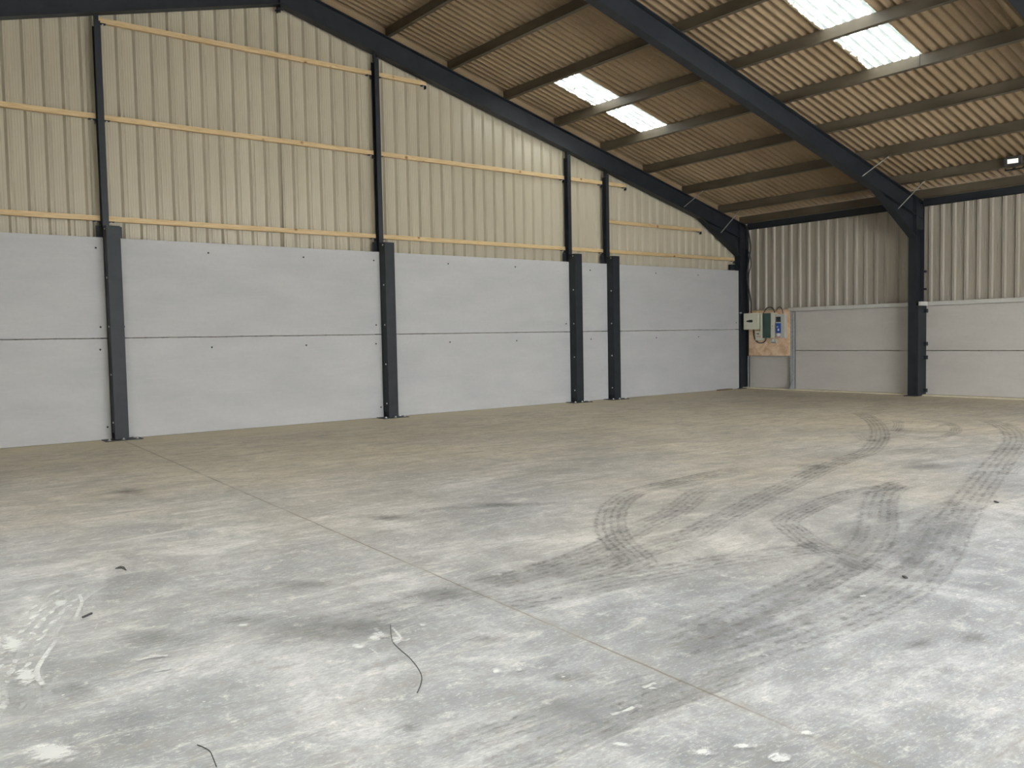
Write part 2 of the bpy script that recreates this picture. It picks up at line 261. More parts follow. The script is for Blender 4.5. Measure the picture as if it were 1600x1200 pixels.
nt.links.new(ramp(nt, mid, [(.3, .50), (.7, .75)]), b.inputs['Roughness'])
bump(nt, b, mix(nt, .5, fine, st), 0.18, .006); M['floor'] = m

# tread prints: blocks in the strip's own length / width
def tread(name, col, gain):
    m = bpy.data.materials.new(name); m.use_nodes = True; nt = m.node_tree; nt.nodes.clear()
    out = N(nt, 'ShaderNodeOutputMaterial'); tr = N(nt, 'ShaderNodeBsdfTransparent'); df = N(nt, 'ShaderNodeBsdfDiffuse'); df.inputs['Color'].default_value = (*col, 1)
    uvn = N(nt, 'ShaderNodeUVMap', uv_map='uv'); sp = N(nt, 'ShaderNodeSeparateXYZ'); nt.links.new(uvn.outputs['UV'], sp.inputs[0]); U, V = sp.outputs['X'], sp.outputs['Y']
    at = N(nt, 'ShaderNodeAttribute', attribute_name='amt'); amt = at.outputs['Fac']
    wn = mth(nt, 'MULTIPLY', mth(nt, 'SUBTRACT', noise(nt, coords(nt), 7, 5, .7), .5), .22)
    Uw = mth(nt, 'ADD', U, wn)
    band = mth(nt, 'SINE', mth(nt, 'MULTIPLY', Uw, 2 * math.pi * 5.0))
    lug = mth(nt, 'SINE', mth(nt, 'ADD', mth(nt, 'MULTIPLY', mth(nt, 'ADD', V, wn), 2 * math.pi * 7.0), mth(nt, 'MULTIPLY', mth(nt, 'SINE', mth(nt, 'MULTIPLY', Uw, 2 * math.pi * 2.5)), 2.2)))
    pat = mth(nt, 'MULTIPLY', ramp(nt, band, [(0.0, .05), (.5, 1.0)]), ramp(nt, lug, [(0.0, .45), (.35, 1.0)]))
    ed = ramp(nt, mth(nt, 'MULTIPLY', mth(nt, 'ABSOLUTE', mth(nt, 'SUBTRACT', Uw, .5)), 2.0), [(.82, 1.0), (1.0, 0.0)])
    wear = ramp(nt, noise(nt, coords(nt), 3.0, 9, .8), [(.38, .12), (.60, 1.0)])
    a = mth(nt, 'MULTIPLY', mth(nt, 'MULTIPLY', mth(nt, 'ADD', mth(nt, 'MULTIPLY', pat, .50), .26), ed), mth(nt, 'MULTIPLY', mth(nt, 'MULTIPLY', wear, amt), gain), clamp=True)
    ms = N(nt, 'ShaderNodeMixShader'); nt.links.new(a, ms.inputs[0]); nt.links.new(tr.outputs[0], ms.inputs[1]); nt.links.new(df.outputs[0], ms.inputs[2])
    nt.links.new(ms.outputs[0], out.inputs[0]); return m
M['rubber'] = tread('tyre_rubber_marks', (0.21, 0.21, 0.215), 1.0)
M['chalk'] = tread('pale_tyre_print', (0.70, 0.72, 0.73), 1.0)

# blotches (pale plaster dust, dark scuffs): soft edged by noise, radius in uv
def blotch(name, col, lo, hi, amax, sc, stretch):
    m = bpy.data.materials.new(name); m.use_nodes = True; nt = m.node_tree; nt.nodes.clear()
    out = N(nt, 'ShaderNodeOutputMaterial'); tr = N(nt, 'ShaderNodeBsdfTransparent'); df = N(nt, 'ShaderNodeBsdfDiffuse'); df.inputs['Color'].default_value = (*col, 1)
    uvn = N(nt, 'ShaderNodeUVMap', uv_map='uv'); ln = N(nt, 'ShaderNodeVectorMath', operation='LENGTH'); nt.links.new(uvn.outputs['UV'], ln.inputs[0])
    n = noise(nt, coords(nt, stretch, (0, 0, R(32))), sc, 9, .8)
    f = mth(nt, 'SUBTRACT', mth(nt, 'MULTIPLY', n, 1.6), mth(nt, 'MULTIPLY', ln.outputs['Value'], .80))
    a = ramp(nt, f, [(lo, 0.0), (hi, amax)])
    ms = N(nt, 'ShaderNodeMixShader'); nt.links.new(a, ms.inputs[0]); nt.links.new(tr.outputs[0], ms.inputs[1]); nt.links.new(df.outputs[0], ms.inputs[2])
    nt.links.new(ms.outputs[0], out.inputs[0]); return m
M['pale'] = blotch('pale_dust_smear', (0.74, 0.76, 0.77), .44, .56, .55, 22, (1, 2.5, 1))
M['scuff'] = blotch('dark_scuff', (0.21, 0.215, 0.22), .20, .95, .50, 9, (1, 5, 1))

# yard outside
M['yard'] = simple('yard_concrete', (0.36, 0.35, 0.33), (0.46, 0.45, 0.42), .6, 0.85)

# ------------------------------------------------------------------ mesh helpers
class MB:
    def __init__(s): s.bm = bmesh.new()
    def box(s, x0, x1, y0, y1, z0, z1):
        r = bmesh.ops.create_cube(s.bm, size=1.0)
        bmesh.ops.scale(s.bm, vec=(abs(x1-x0), abs(y1-y0), abs(z1-z0)), verts=r['verts'])
        bmesh.ops.translate(s.bm, vec=((x0+x1)/2, (y0+y1)/2, (z0+z1)/2), verts=r['verts']); return s
    def poly(s, pts, vec):                       # a flat outline given thickness
        f = s.bm.faces.new([s.bm.verts.new(p) for p in pts])
        g = bmesh.ops.extrude_face_region(s.bm, geom=[f])
        bmesh.ops.translate(s.bm, vec=vec, verts=[q for q in g['geom'] if isinstance(q, bmesh.types.BMVert)]); return s
    def rod(s, a, b_, r, n=10, r2=None):
        a, b_ = Vector(a), Vector(b_); d = b_ - a
        q = d.to_track_quat('Z', 'Y').to_matrix().to_4x4()
        bmesh.ops.create_cone(s.bm, cap_ends=True, segments=n, radius1=r, radius2=r if r2 is None else r2, depth=d.length, matrix=Matrix.Translation((a+b_)/2) @ q); return s
    def sph(s, c, r, sc=(1, 1, 1)):
        bmesh.ops.create_icosphere(s.bm, subdivisions=2, radius=r, matrix=Matrix.Translation(c) @ Matrix.Diagonal((*sc, 1))); return s
    def tube(s, pts, r, n=8, sub=5):
        P = [Vector(p) for p in pts]; Q = []
        for i in range(len(P)-1):
            p0, p1, p2, p3 = P[max(i-1, 0)], P[i], P[i+1], P[min(i+2, len(P)-1)]
            for k in range(sub):
                t = k/sub; Q.append(.5*((2*p1)+(-p0+p2)*t+(2*p0-5*p1+4*p2-p3)*t*t+(-p0+3*p1-3*p2+p3)*t**3))
        Q.append(P[-1]); rings = []
        for i, q in enumerate(Q):
            d = (Q[min(i+1, len(Q)-1)]-Q[max(i-1, 0)]).normalized()
            a = d.cross(Vector((0.31, .11, .94))).normalized(); c = d.cross(a)
            rings.append([s.bm.verts.new(q+a*r*math.cos(2*math.pi*j/n)+c*r*math.sin(2*math.pi*j/n)) for j in range(n)])
        for r0, r1 in zip(rings, rings[1:]):
            for j in range(n): s.bm.faces.new((r0[j], r0[(j+1) % n], r1[(j+1) % n], r1[j]))
        s.bm.faces.new(rings[0][::-1]); s.bm.faces.new(rings[-1]); return s
    def build(s, name, m, parent=None, bevel=0.0, smooth=False):
        bmesh.ops.recalc_face_normals(s.bm, faces=s.bm.faces)
        me = bpy.data.meshes.new(name); s.bm.to_mesh(me); s.bm.free()
        me.materials.append(m)
        if smooth:
            for p in me.polygons: p.use_smooth = True
        o = bpy.data.objects.new(name, me); COL.objects.link(o)
        if parent:
            o.parent = parent; o.matrix_parent_inverse = Matrix.Translation(parent.location).inverted()
        if bevel:
            bv = o.modifiers.new('bevel', 'BEVEL'); bv.width = bevel; bv.segments = 2; bv.limit_method = 'ANGLE'
        return o
def tag(o, label=None, cat=None, group=None, kind=None):
    if label: o['label'] = label
    if cat: o['category'] = cat
    if group: o['group'] = group
    if kind: o['kind'] = kind
    return o
def thing(name, loc, label, cat, group=None):
    o = bpy.data.objects.new(name, None); o.location = loc; o.empty_display_size = .2; COL.objects.link(o)
    return tag(o, label, cat, group)
def struct(o): o['kind'] = 'structure'; return o
LY0, LY1, LZ = -19.8, -17.0, 2.6       # unseen second doorway, added in the left wall for light from that side
# ------------------------------------------------------------------ claddings
def profile(s0, s1, anchor, pitch, w=0.108, wb=0.05, dep=0.042):
    """points (s, depth) of box-profile sheet seen from indoors: wide flats with stiffener beads, narrow ribs standing proud into the room"""
    pts = [(s0, dep)]; k = math.ceil((s0 - anchor) / pitch); sl = (w - wb) / 2
    while anchor + k * pitch + w < s1:
        a = anchor + k * pitch - w / 2
        if a > s0:
            pts += [(a, dep), (a + sl, 0), (a + sl + wb*.36, 0), (a + sl + wb*.46, .006), (a + sl + wb*.54, .006), (a + sl + wb*.64, 0), (a + sl + wb, 0), (a + w, dep)]
            f = pitch - w
            for q in (.25, .50, .75):
                c = a + w + f * q; pts += [(c - .010, dep), (c - .004, dep - .003), (c + .004, dep - .003), (c + .010, dep)]
        k += 1
    pts.append((s1, dep)); return pts
def clad(name, pts, place, top, zb, m):
    bm = bmesh.new(); prev = None
    for s_, d in pts:
        a = bm.verts.new(place(s_, d, zb(s_))); b_ = bm.verts.new(place(s_, d, top(s_)))
        if prev: bm.faces.new((prev[0], a, b_, prev[1]))
        prev = (a, b_)
    me = bpy.data.meshes.new(name); bm.to_mesh(me); bm.free(); me.materials.append(m)
    o = bpy.data.objects.new(name, me); COL.objects.link(o); return struct(o)
g_pts = profile(XWL - .05, XW + .05, -1.059, 0.2855, .122, .046, .05)
g_pts = sorted(set(g_pts + [(AX, 0.05)]))
clad('wall_back', g_pts, lambda s, d, z: (s, YG + d, z), lambda s: rz(s) + .04, lambda s: 0.0, M['clad'])
s_pts = profile(YF, YG + .03, -0.823 - .28 * 80, 0.28)
clad('wall_right', s_pts, lambda s, d, z: (XW + d, s, z), lambda s: 4.86, lambda s: 0.0, M['clad_side'])
l_pts = sorted(set(profile(YF, YG + .03, -0.823 - .28 * 80, 0.28) + [(LY0, 0.042), (LY0 + .001, 0.042), (LY1, 0.042), (LY1 - .001, 0.042)]))
clad('wall_left', l_pts, lambda s, d, z: (XWL - d, s, z), lambda s: 4.86, lambda s: LZ if LY0 < s < LY1 else 0.0, M['clad_side'])
DX0, DX1, DZ = -15.5, -4.0, 4.6        # vehicle doorway behind the photographer
f_pts = sorted(set(profile(XWL - .05, XW + .05, -1.059, 0.2855) + [(AX, 0.042), (DX0, 0.042), (DX0 + .001, 0.042), (DX1, 0.042), (DX1 - .001, 0.042)]))
clad('wall_front', f_pts, lambda s, d, z: (s, YF - d, z), lambda s: sheet(s) - .01, lambda s: DZ if DX0 < s < DX1 else 0.0, M['clad'])

# ------------------------------------------------------------------ roof
PITCH = PITCH_; SUB = 8; AMP = 0.035
X0R, X0L = 0.75, 2 * AX - 0.75
PX = [0.866 - 1.521 * k for k in range(0, 10)]        # purlin centre lines on the right slope
Y1, Y0 = 0.30, YF - .35
NC = int((Y1 - Y0) / PITCH * SUB)
def yc(i): return Y1 - i * PITCH / SUB
def wave(i): return AMP * math.cos(2 * math.pi * i / SUB)
RL_ROWS = (PX[6] + .13, PX[4] + .10)                   # roof lights span two purlin bays
RL_LEFT = (PX[7], PX[3])                               # unseen ones on the other slope, added and lengthened for more light
def snap(y): return round((Y1 - y) / PITCH) * SUB + SUB // 2
RL = [(snap(-1.04), snap(-2.06)), (snap(-6.84), snap(-7.86))] + [(snap(y), snap(y - 1.02)) for y in (-12.2, -18.0)]
RLL = [(snap(y), snap(y - 1.02)) for y in (-8.2, -12.4, -17.0)]
def in_rl(i, lst): return any(a <= i < b_ for a, b_ in lst)
bm = bmesh.new()
for side, xe in ((1, X0R), (-1, X0L)):
    rr = RL_ROWS if side > 0 else RL_LEFT
    rows = [xe, AX + side * (rr[1] - AX), AX + side * (rr[0] - AX), AX]
    lst = RL if side > 0 else RLL
    V = [[bm.verts.new((x, yc(i), sheet(x) + wave(i))) for i in range(NC + 1)] for x in rows]
    for r in range(3):
        for i in range(NC):
            if r == 1 and in_rl(i, lst): continue
            bm.faces.new((V[r][i], V[r][i+1], V[r+1][i+1], V[r+1][i]))
me = bpy.data.meshes.new('ceiling'); bm.to_mesh(me); bm.free(); me.materials.append(M['roof'])
for p in me.polygons: p.use_smooth = True
o = bpy.data.objects.new('ceiling', me); COL.objects.link(o); struct(o)
nwin = 0
for side, lst in ((1, RL), (-1, RLL)):
    for a, b_ in lst:
        nwin += 1; bm = bmesh.new(); uvl = bm.loops.layers.uv.new('uv')
        xs = [AX + side * (x - AX) for x in ((RL_ROWS if side > 0 else RL_LEFT)[1], (RL_ROWS if side > 0 else RL_LEFT)[0])]
        V = [[bm.verts.new((x, yc(i), sheet(x) + wave(i))) for i in range(a, b_ + 1)] for x in xs]
        n = b_ - a
        for i in range(n):
            f = bm.faces.new((V[0][i], V[0][i+1], V[1][i+1], V[1][i]))
            for lp, uv in zip(f.loops, ((i/n, 0), ((i+1)/n, 0), ((i+1)/n, 1), (i/n, 1))): lp[uvl].uv = uv
            f.smooth = True
        me = bpy.data.meshes.new('window'); bm.to_mesh(me); bm.free(); me.materials.append(M['rooflight_mossy' if nwin <= 2 else 'rooflight'])
        o = bpy.data.objects.new('window_%d' % nwin, me); COL.objects.link(o); struct(o)
        # portal: tells the renderer where skylight enters, gives no light itself
        xm = (xs[0] + xs[1]) / 2; L = bpy.data.lights.new('roof_light_portal', 'AREA'); L.shape = 'RECTANGLE'
        L.size = abs(xs[1] - xs[0]) * 1.05; L.size_y = (b_ - a) * PITCH / SUB * 1.05; L.cycles.is_portal = True
        lo = bpy.data.objects.new('roof_light_portal', L); lo.location = (xm, (yc(a) + yc(b_)) / 2, sheet(xm) + .12)
        lo.rotation_euler = (0, side * math.atan(TAN), 0); COL.objects.link(lo)
for n_, sd in ((5, 1), (6, -1)):       # fibre-cement verge closing the top of the gable cladding
    xe_ = AX + sd * (XW - AX)
    struct(MB().poly([(AX, YG - .012, ZR + .03), (xe_, YG - .012, rz(xe_) + .03), (xe_, YG - .012, sheet(xe_) + .04), (AX, YG - .012, sheet(AX) + .04)], (0, .008, 0)).build('trim_%d' % n_, M['roof']))
struct(MB().poly([(AX - .35, Y0, sheet(AX) - .05), (AX, Y0, sheet(AX) + .045), (AX + .35, Y0, sheet(AX) - .05), (AX, Y0, sheet(AX) + .12)], (0, Y1 - Y0, 0)).build('trim_1', M['roof']))

# ------------------------------------------------------------------ floor with tyre marks and smears in it
bm = bmesh.new(); uvl = bm.loops.layers.uv.new('uv'); al = bm.verts.layers.float.new('amt')
fx0, fx1, fy0, fy1 = XWL - .3, XW + .3, YF - .1, YG + .3
f = bm.faces.new([bm.verts.new(p) for p in ((fx0, fy0, 0), (fx1, fy0, 0), (fx1, fy1, 0), (fx0, fy1, 0))]); f.material_index = 0
def catmull(P, sub):
    P = [Vector(p) for p in P]; Q = []
    for i in range(len(P)-1):
        p0, p1, p2, p3 = P[max(i-1, 0)], P[i], P[i+1], P[min(i+2, len(P)-1)]
        for k in range(sub):
            t = k/sub; Q.append(.5*((2*p1)+(-p0+p2)*t+(2*p0-5*p1+4*p2-p3)*t*t+(-p0+3*p1-3*p2+p3)*t**3))
    Q.append(P[-1]); return Q
zz = 0.0006
for mi, (nm, w, s_, pts) in [(1, q) for q in TRACKS] + [(4, q) for q in PALE_TREAD] + [(2, q) for q in PALE_LINE]:
    Q = catmull(pts, 8); dist = 0; prev = None; n = len(Q); w = w * (WS if mi == 1 else 1)
    s_ = s_ * (.95 if mi == 1 else 1)
    # smooth the tangents so tight turns stay a ribbon
    T = [(Q[min(i+2, n-1)] - Q[max(i-2, 0)]).normalized() for i in range(n)]
    for i, q in enumerate(Q):
        if i: dist += (q - Q[i-1]).length
        nr = Vector((-T[i].y, T[i].x)) * w / 2
        fade = min(1, i / 6, (n - 1 - i) / 6)
        a = bm.verts.new((q.x + nr.x, q.y + nr.y, zz)); b_ = bm.verts.new((q.x - nr.x, q.y - nr.y, zz)); a[al] = b_[al] = s_ * fade
        if prev:
            f = bm.faces.new((prev[0], prev[1], b_, a)); f.material_index = mi
            for lp, uv in zip(f.loops, ((0, prev[2]), (1, prev[2]), (1, dist), (0, dist))): lp[uvl].uv = uv if mi != 2 else (.25, 0)
        prev = (a, b_, dist)
    zz += 0.00025
for lst, mi in ((DARK, 3), (WHITE, 2)):
    for (cx, cy, ax_, ay_, bx_, by_) in lst:
        k = 1.45
        vs = [bm.verts.new((cx + k*(u*ax_ + v_*bx_), cy + k*(u*ay_ + v_*by_), zz)) for u, v_ in ((-1, -1), (1, -1), (1, 1), (-1, 1))]
        f = bm.faces.new(vs); f.material_index = mi
        for lp, uv in zip(f.loops, ((-k, -k), (k, -k), (k, k), (-k, k))): lp[uvl].uv = uv
        zz += 0.00008
for f in bm.faces:
    f.normal_update()
    if f.normal.z < 0: f.normal_flip()
me = bpy.data.meshes.new('floor'); bm.to_mesh(me); bm.free()
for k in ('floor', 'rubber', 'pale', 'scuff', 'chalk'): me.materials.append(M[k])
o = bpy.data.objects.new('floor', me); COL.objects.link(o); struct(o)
struct(MB().box(-70, 40, -75, fy0 - .01, -.25, -.02).build('trim_2', M['yard']))
# low sandy kerb under the side panels
struct(MB().box(0.28, 0.60, YF, YG, -.02, .035).build('baseboard_right', simple('sandy_concrete', (0.55, 0.49, 0.36), (0.66, 0.60, 0.46), 7, 0.85), bevel=.008))

# ------------------------------------------------------------------ portal frames
def ibeam(mb, A, B, depth, y, w=FW, tf=.018, tw=.014, bottom=True):
    """A, B = (x, z) of the top edge; depth measured straight down; flanges w wide in y"""
    (xa, za), (xb, zb) = A, B
    for dz0, dz1, h0, h1 in ((0, tf, 0, w), (tf, depth - tf, w/2 - tw/2, w/2 + tw/2), (depth - tf, depth, 0, w)):
        mb.poly([(xa, y + h0, za - dz0), (xb, y + h0, zb - dz0), (xb, y + h0, zb - dz1), (xa, y + h0, za - dz1)], (0, h1 - h0, 0))
def frame(y, label):
    t = thing('portal_frame', (0, y, 0), label, 'steel frame', 'portal frames across the shed')
    for side in (1, -1):
        X = lambda x: AX + side * (x - AX)
        cx0, cx1 = 0.08, 0.46
        c = MB()
        for a, b_, h0, h1 in ((cx0, cx0 + .02, 0, FW), (cx1 - .02, cx1, 0, FW), (cx0 + .02, cx1 - .02, FW/2 - .007, FW/2 + .007)):
            c.box(X(a), X(b_), y + h0, y + h1, 0.0, rz(b_) - (0.02 if side > 0 else .02))
        c.build('column', M['steel'], t)
        r = MB(); ibeam(r, (AX, ZR), (X(0.46), rz(0.46)), D, y); r.build('rafter', M['steel'], t)
        h = MB()
        P0, P1, P2 = (X(-1.65), rz(-1.65) - D + .01), (X(0.09), rz(.09) - D + .01), (X(0.09), 3.84)
        h.poly([(P0[0], y + .093, P0[1]), (P1[0], y + .093, P1[1]), (P2[0], y + .093, P2[1])], (0, .014, 0))
        h.poly([(P0[0], y, P0[1]), (P2[0], y, P2[1]), (P2[0], y, P2[1] + .03), (P0[0], y, P0[1] + .012)], (0, FW, 0))
        h.build('haunch', M['steel'], t)
        MB().box(min(X(.102), X(.438)), max(X(.102), X(.438)), y + .015, y + FW - .015, 4.05, rz(.44) - .06).build('knee_plate', M['steel'], t)
        MB().box(X(-.02), X(.56), y - .05, y + FW + .05, 0.0, .015).build('base_plate', M['steel'], t)
    a = MB(); a.box(AX - .012, AX + .012, y, y + FW, ZR - D - .12, ZR - .01)
    a.build('ridge_plate', M['steel'], t)
    for dy in (.04, .16):
        MB().rod((AX - .05, y + dy, ZR - D - .09), (AX + .05, y + dy, ZR - D - .09), .022).build('ridge_bolt', M['steel'], t)
    for xk, xb in ((PX[2], -2.35), (PX[1], -.80)):
        z1 = rz(xk) + .02; zb_ = rz(xb) - D + .04 if xb < -1.6 else 4.45
        for dy in (-1,):
            MB().rod((xb, y - .01, zb_), (xk, y - .58, z1 + .02), .012).build('fly_brace', M['brace'], t)
    return t
F1 = frame(FR[0], 'dark steel portal frame standing against the far gable wall')
F2 = frame(FR[1], 'dark steel portal frame whose column stands right of the fuse board')
F3 = frame(FR[2], 'dark steel portal frame just showing in the top right corner')
F4 = frame(FR[3], 'dark steel portal frame overhead of the photographer, out of view')
F5 = frame(FR[4], 'dark steel portal frame beside the vehicle doorway, out of view')
# casing strip and wedge brackets on the second column
MB().box(0.07, 0.46, FR[1] - .065, FR[1] - .002, 0.015, 2.20).build('column_casing', M['steel'], F2, bevel=.004)
for z in (2.07, 1.268, .938, .133):
    MB().box(0.33, 0.41, FR[1] - .135, FR[1] - .06, z - .045, z + .045).build('panel_bracket', M['steel'], F2, bevel=.004)
for z in (3.03, 2.60):
    MB().box(0.42, 0.50, FR[1] - .05, FR[1] + .02, z - .025, z + .025).build('cladding_cleat', M['steel'], F2, bevel=.003)

# ------------------------------------------------------------------ purlins (Z sections, whole length)
names = {0: None, 1: 'nearest the right eaves', 2: 'second up from the right eaves', 3: 'third up from the right eaves', 4: 'fourth up, along the lower end of the two roof lights',
         5: 'fifth up, crossing the middle of both roof lights', 6: 'sixth up, at the upper end of the roof lights', 7: 'seventh up, halfway to the ridge', 8: 'eighth up, second from the ridge', 9: 'topmost, nearest the ridge'}
def zsec(mb, x, z0, y0, y1, side=1, h=0.232, fl=.065, t=.006):
    sl = TAN * side
    mb.box(x - t/2, x + t/2, y0, y1, z0, z0 + h)
    mb.poly([(x - side*fl, y0, z0 + sl*fl*side), (x, y0, z0), (x, y0, z0 + t), (x - side*fl, y0, z0 + t + sl*fl*side)], (0, y1 - y0, 0))
    mb.poly([(x, y0, z0 + h - t), (x + side*fl, y0, z0 + h - t - sl*fl*side), (x + side*fl, y0, z0 + h - sl*fl*side), (x, y0, z0 + h)], (0, y1 - y0, 0))
for k in range(1, 10):
    x = PX[k]
    t = thing('purlin', (x, -10, rz(x)), 'grey steel roof purlin, ' + names[k], 'purlin', 'purlins under the right roof slope')
    mb = MB(); zsec(mb, x, rz(x) + .004, FR[4] + .05, FR[0] + FW); mb.build('purlin_section', M['purlin'], t)
    for y in FR[:3]:
        c = MB(); c.box(x + .01, x + .022, y + .05, y + .15, rz(x) + .0, rz(x) + .17); c.build('cleat', M['steel'], t)
    if k in (4,):
        MB().box(x - .009, x - .003, -7.96, -7.954, rz(x) + .005, rz(x) + PD).build('sleeve_joint', M['black'], t)
# eaves purlin and eaves beams
xe = 0.30
mb = MB(); zsec(mb, xe, rz(xe) + .004, FR[4] + .05, FR[0] + FW, h=.225)
tag(mb.build('eaves_purlin', M['purlin']), 'grey steel strip along the right eaves above the dark beams', 'purlin')
for i, lab in ((0, 'dark steel eaves beam above the fuse board, between the first two frames'), (1, 'dark steel eaves beam at the right, right of the column beside the wall brackets'), (2, None)):
    if lab is None: continue
    mb = MB(); y0, y1 = FR[i + 1] + FW, FR[i]
    mb.box(.40, .47, y0, y1, 4.60, 4.615); mb.box(.40, .412, y0, y1, 4.60, 4.84); mb.box(.40, .47, y0, y1, 4.825, 4.84)
    tag(mb.build('eaves_beam', M['steel']), lab, 'beam', 'eaves beams along the side wall')

# ------------------------------------------------------------------ gable posts
def gable_post(x, label):
    t = thing('gable_post', (x, 0, 0), label, 'post', 'dark steel posts along the gable')
    zt = rz(x) - D - .006; w = .10; d0, d1 = 0.0, .15
    mb = MB(); mb.box(x, x + w, d0, d0 + .009, 0.015, zt - .1); mb.box(x, x + w, d1 - .009, d1, 0.015, zt - .16); mb.box(x + w/2 - .004, x + w/2 + .004, d0 + .009, d1 - .009, 0.015, zt - .02)
    mb.build('upper_post', M['steel'], t)
    MB().box(x + .02, x + .08, .03, .12, zt - .16, zt + .004).build('head_bracket', M['steel'], t)
    # bolted lower casing: channel with its web to the left and lipped front
    cw, cd = .22, .215
    mb = MB(); mb.box(x, x + .008, -cd, -.001, .12, 3.60); mb.box(x, x + cw, -cd - .008, -cd, .015, 3.60); mb.box(x + cw - .008, x + cw, -cd, -.001, .015, 3.60)
    mb.box(x + .008, x + cw - .008, -cd, -.001, 3.585, 3.6); mb.box(x + .03, x + .04, -cd, -.001, .015, 3.58)
    mb.build('casing', M['steel'], t, bevel=.003)
    MB().box(x - .085, x + .33, .125, .14, 0.02, 3.63).build('back_plate', M['steel'], t)
    MB().box(x - .17, x + .42, -.32, .02, 0.0, .014).build('base_plate', M['steel'], t)
    for z in (3.55, 2.735, 1.918, 1.11, .30):
        MB().rod((x + .001, -.145, z), (x - .012, -.145, z), .016, 6).build('bolt', M['bright'], t)
    for bx, by in ((x - .10, -.27), (x + .12, -.27), (x + .34, -.27), (x + .34, -.08)):
        q = MB(); q.rod((bx, by, .014), (bx, by, .022), .028, 14); q.rod((bx, by, .02), (bx, by, .04), .014, 6); q.build('anchor_bolt', M['bright'], t)
    return t
XP = [-22.1, -16.905, -11.66, -6.47, -5.2]
gable_post(XP[1], 'leftmost dark steel post with boxed foot, at the end of the floor joint')
gable_post(XP[2], 'tall dark steel post with boxed foot, second from the left')
gable_post(XP[3], 'dark steel post at the left of the close pair by the narrow panels')
gable_post(XP[4], 'dark steel post at the right of the close pair by the narrow panels')

# ------------------------------------------------------------------ precast panels
def gpanel(x0, x1, z0, z1, holes, label):
    t = thing('concrete_panel', ((x0 + x1) / 2, .05, z0), label, 'wall panel', 'pale precast panels along the gable')
    MB().box(x0, x1, 0.0, .10, z0, z1).build('panel_slab', M['concrete'], t, bevel=.006)
    for hx, hz in holes:
        q = MB(); q.rod((hx, .001, hz), (hx, -.004, hz), .017, 10)
        q.build('fixing_hole', M['hole'], t)
ZJ, ZT = 1.725, 3.42
bays = [(XP[0] + .1, XP[1] - .005, [-17.03], 'the bay left of the leftmost post', [1.915]), (XP[1] + .105, XP[2] - .005, [-16.66, -15.16, -13.33, -11.80], 'the wide bay between the first two posts', None),
        (XP[2] + .105, XP[3] - .005, [-9.98, -8.13], 'the bay right of the second post', None), (XP[3] + .105, XP[4] - .005, [-5.78], 'the narrow bay between the close pair of posts', None),
        (XP[4] + .105, .06, [-3.42, -1.72], 'the bay beside the corner column', None)]
for x0, x1, hx, nm, _ in bays:
    lo = [(h, 1.535) for h in hx]; up = [(h, 3.24) for h in hx]
    if x1 - x0 > 4.9: up += [(x1 - .12, 1.92), (x0 + .16, 1.92)] if x0 > -20 else [(x1 - .1, 1.915)]
    if x0 < -15: lo += [(x1 - .06, .22)]
    gpanel(x0, x1, 0.004, ZJ - .006, lo, 'lower pale grey concrete panel in ' + nm)
    gpanel(x0, x1, ZJ + .006, ZT, up, 'upper pale grey concrete panel in ' + nm)
SJ, ST = 1.10, 2.19
def spanel(y0, y1, z0, z1, label, x=.47):
    t = MB().box(x, x + .07, y0, y1, z0, z1).build('concrete_panel', M['concrete_side'], bevel=.005)
    tag(t, label, 'wall panel', 'pale precast panels along the side wall')
for y0, y1, nm, xx in ((-1.45, -.06, 'behind and below the fuse board', .475), (FR[1] + .01, -1.60, 'between the fuse board and the side wall column', .47), (FR[2] + .2, FR[1] - .01, 'right of the side wall column', .47)):
    spanel(y0, y1, .036, SJ - .009, 'lower pale concrete panel ' + nm, xx); spanel(y0, y1, SJ + .009, ST, 'upper pale concrete panel ' + nm, xx)
# cap flashings over the side panels
struct(MB().box(.36, .545, FR[1] + FW, -1.45, ST + .005, 2.29).build('trim_3', M['flash'], bevel=.004))
struct(MB().box(.36, .545, FR[2] + FW, FR[1] - .14, ST + .005, 2.29).box(.06, .36, FR[1] - .14, FR[1] - .07, ST + .005, 2.29).box(.36, .545, FR[1] - .14, FR[1] - .07, ST + .005, 2.29).build('trim_4', M['flash']))
# galvanised corner post at the right of the fuse board
t = thing('galvanised_post', (.42, -1.53, 0), 'slim grey galvanised post between fuse board and side wall panels', 'post')
MB().box(.38, .46, -1.59, -1.58, .036, 2.18).box(.38, .388, -1.59, -1.47, .036, 2.18).box(.38, .46, -1.48, -1.47, .036, 2.18).build('post_channel', M['galv'], t)
MB().poly([(.37, -1.60, .036), (.20, -1.60, .036), (.37, -1.60, .30)], (0, .008, 0)).box(.20, .46, -1.62, -1.44, .036, .046).build('foot_bracket', M['galv'], t)

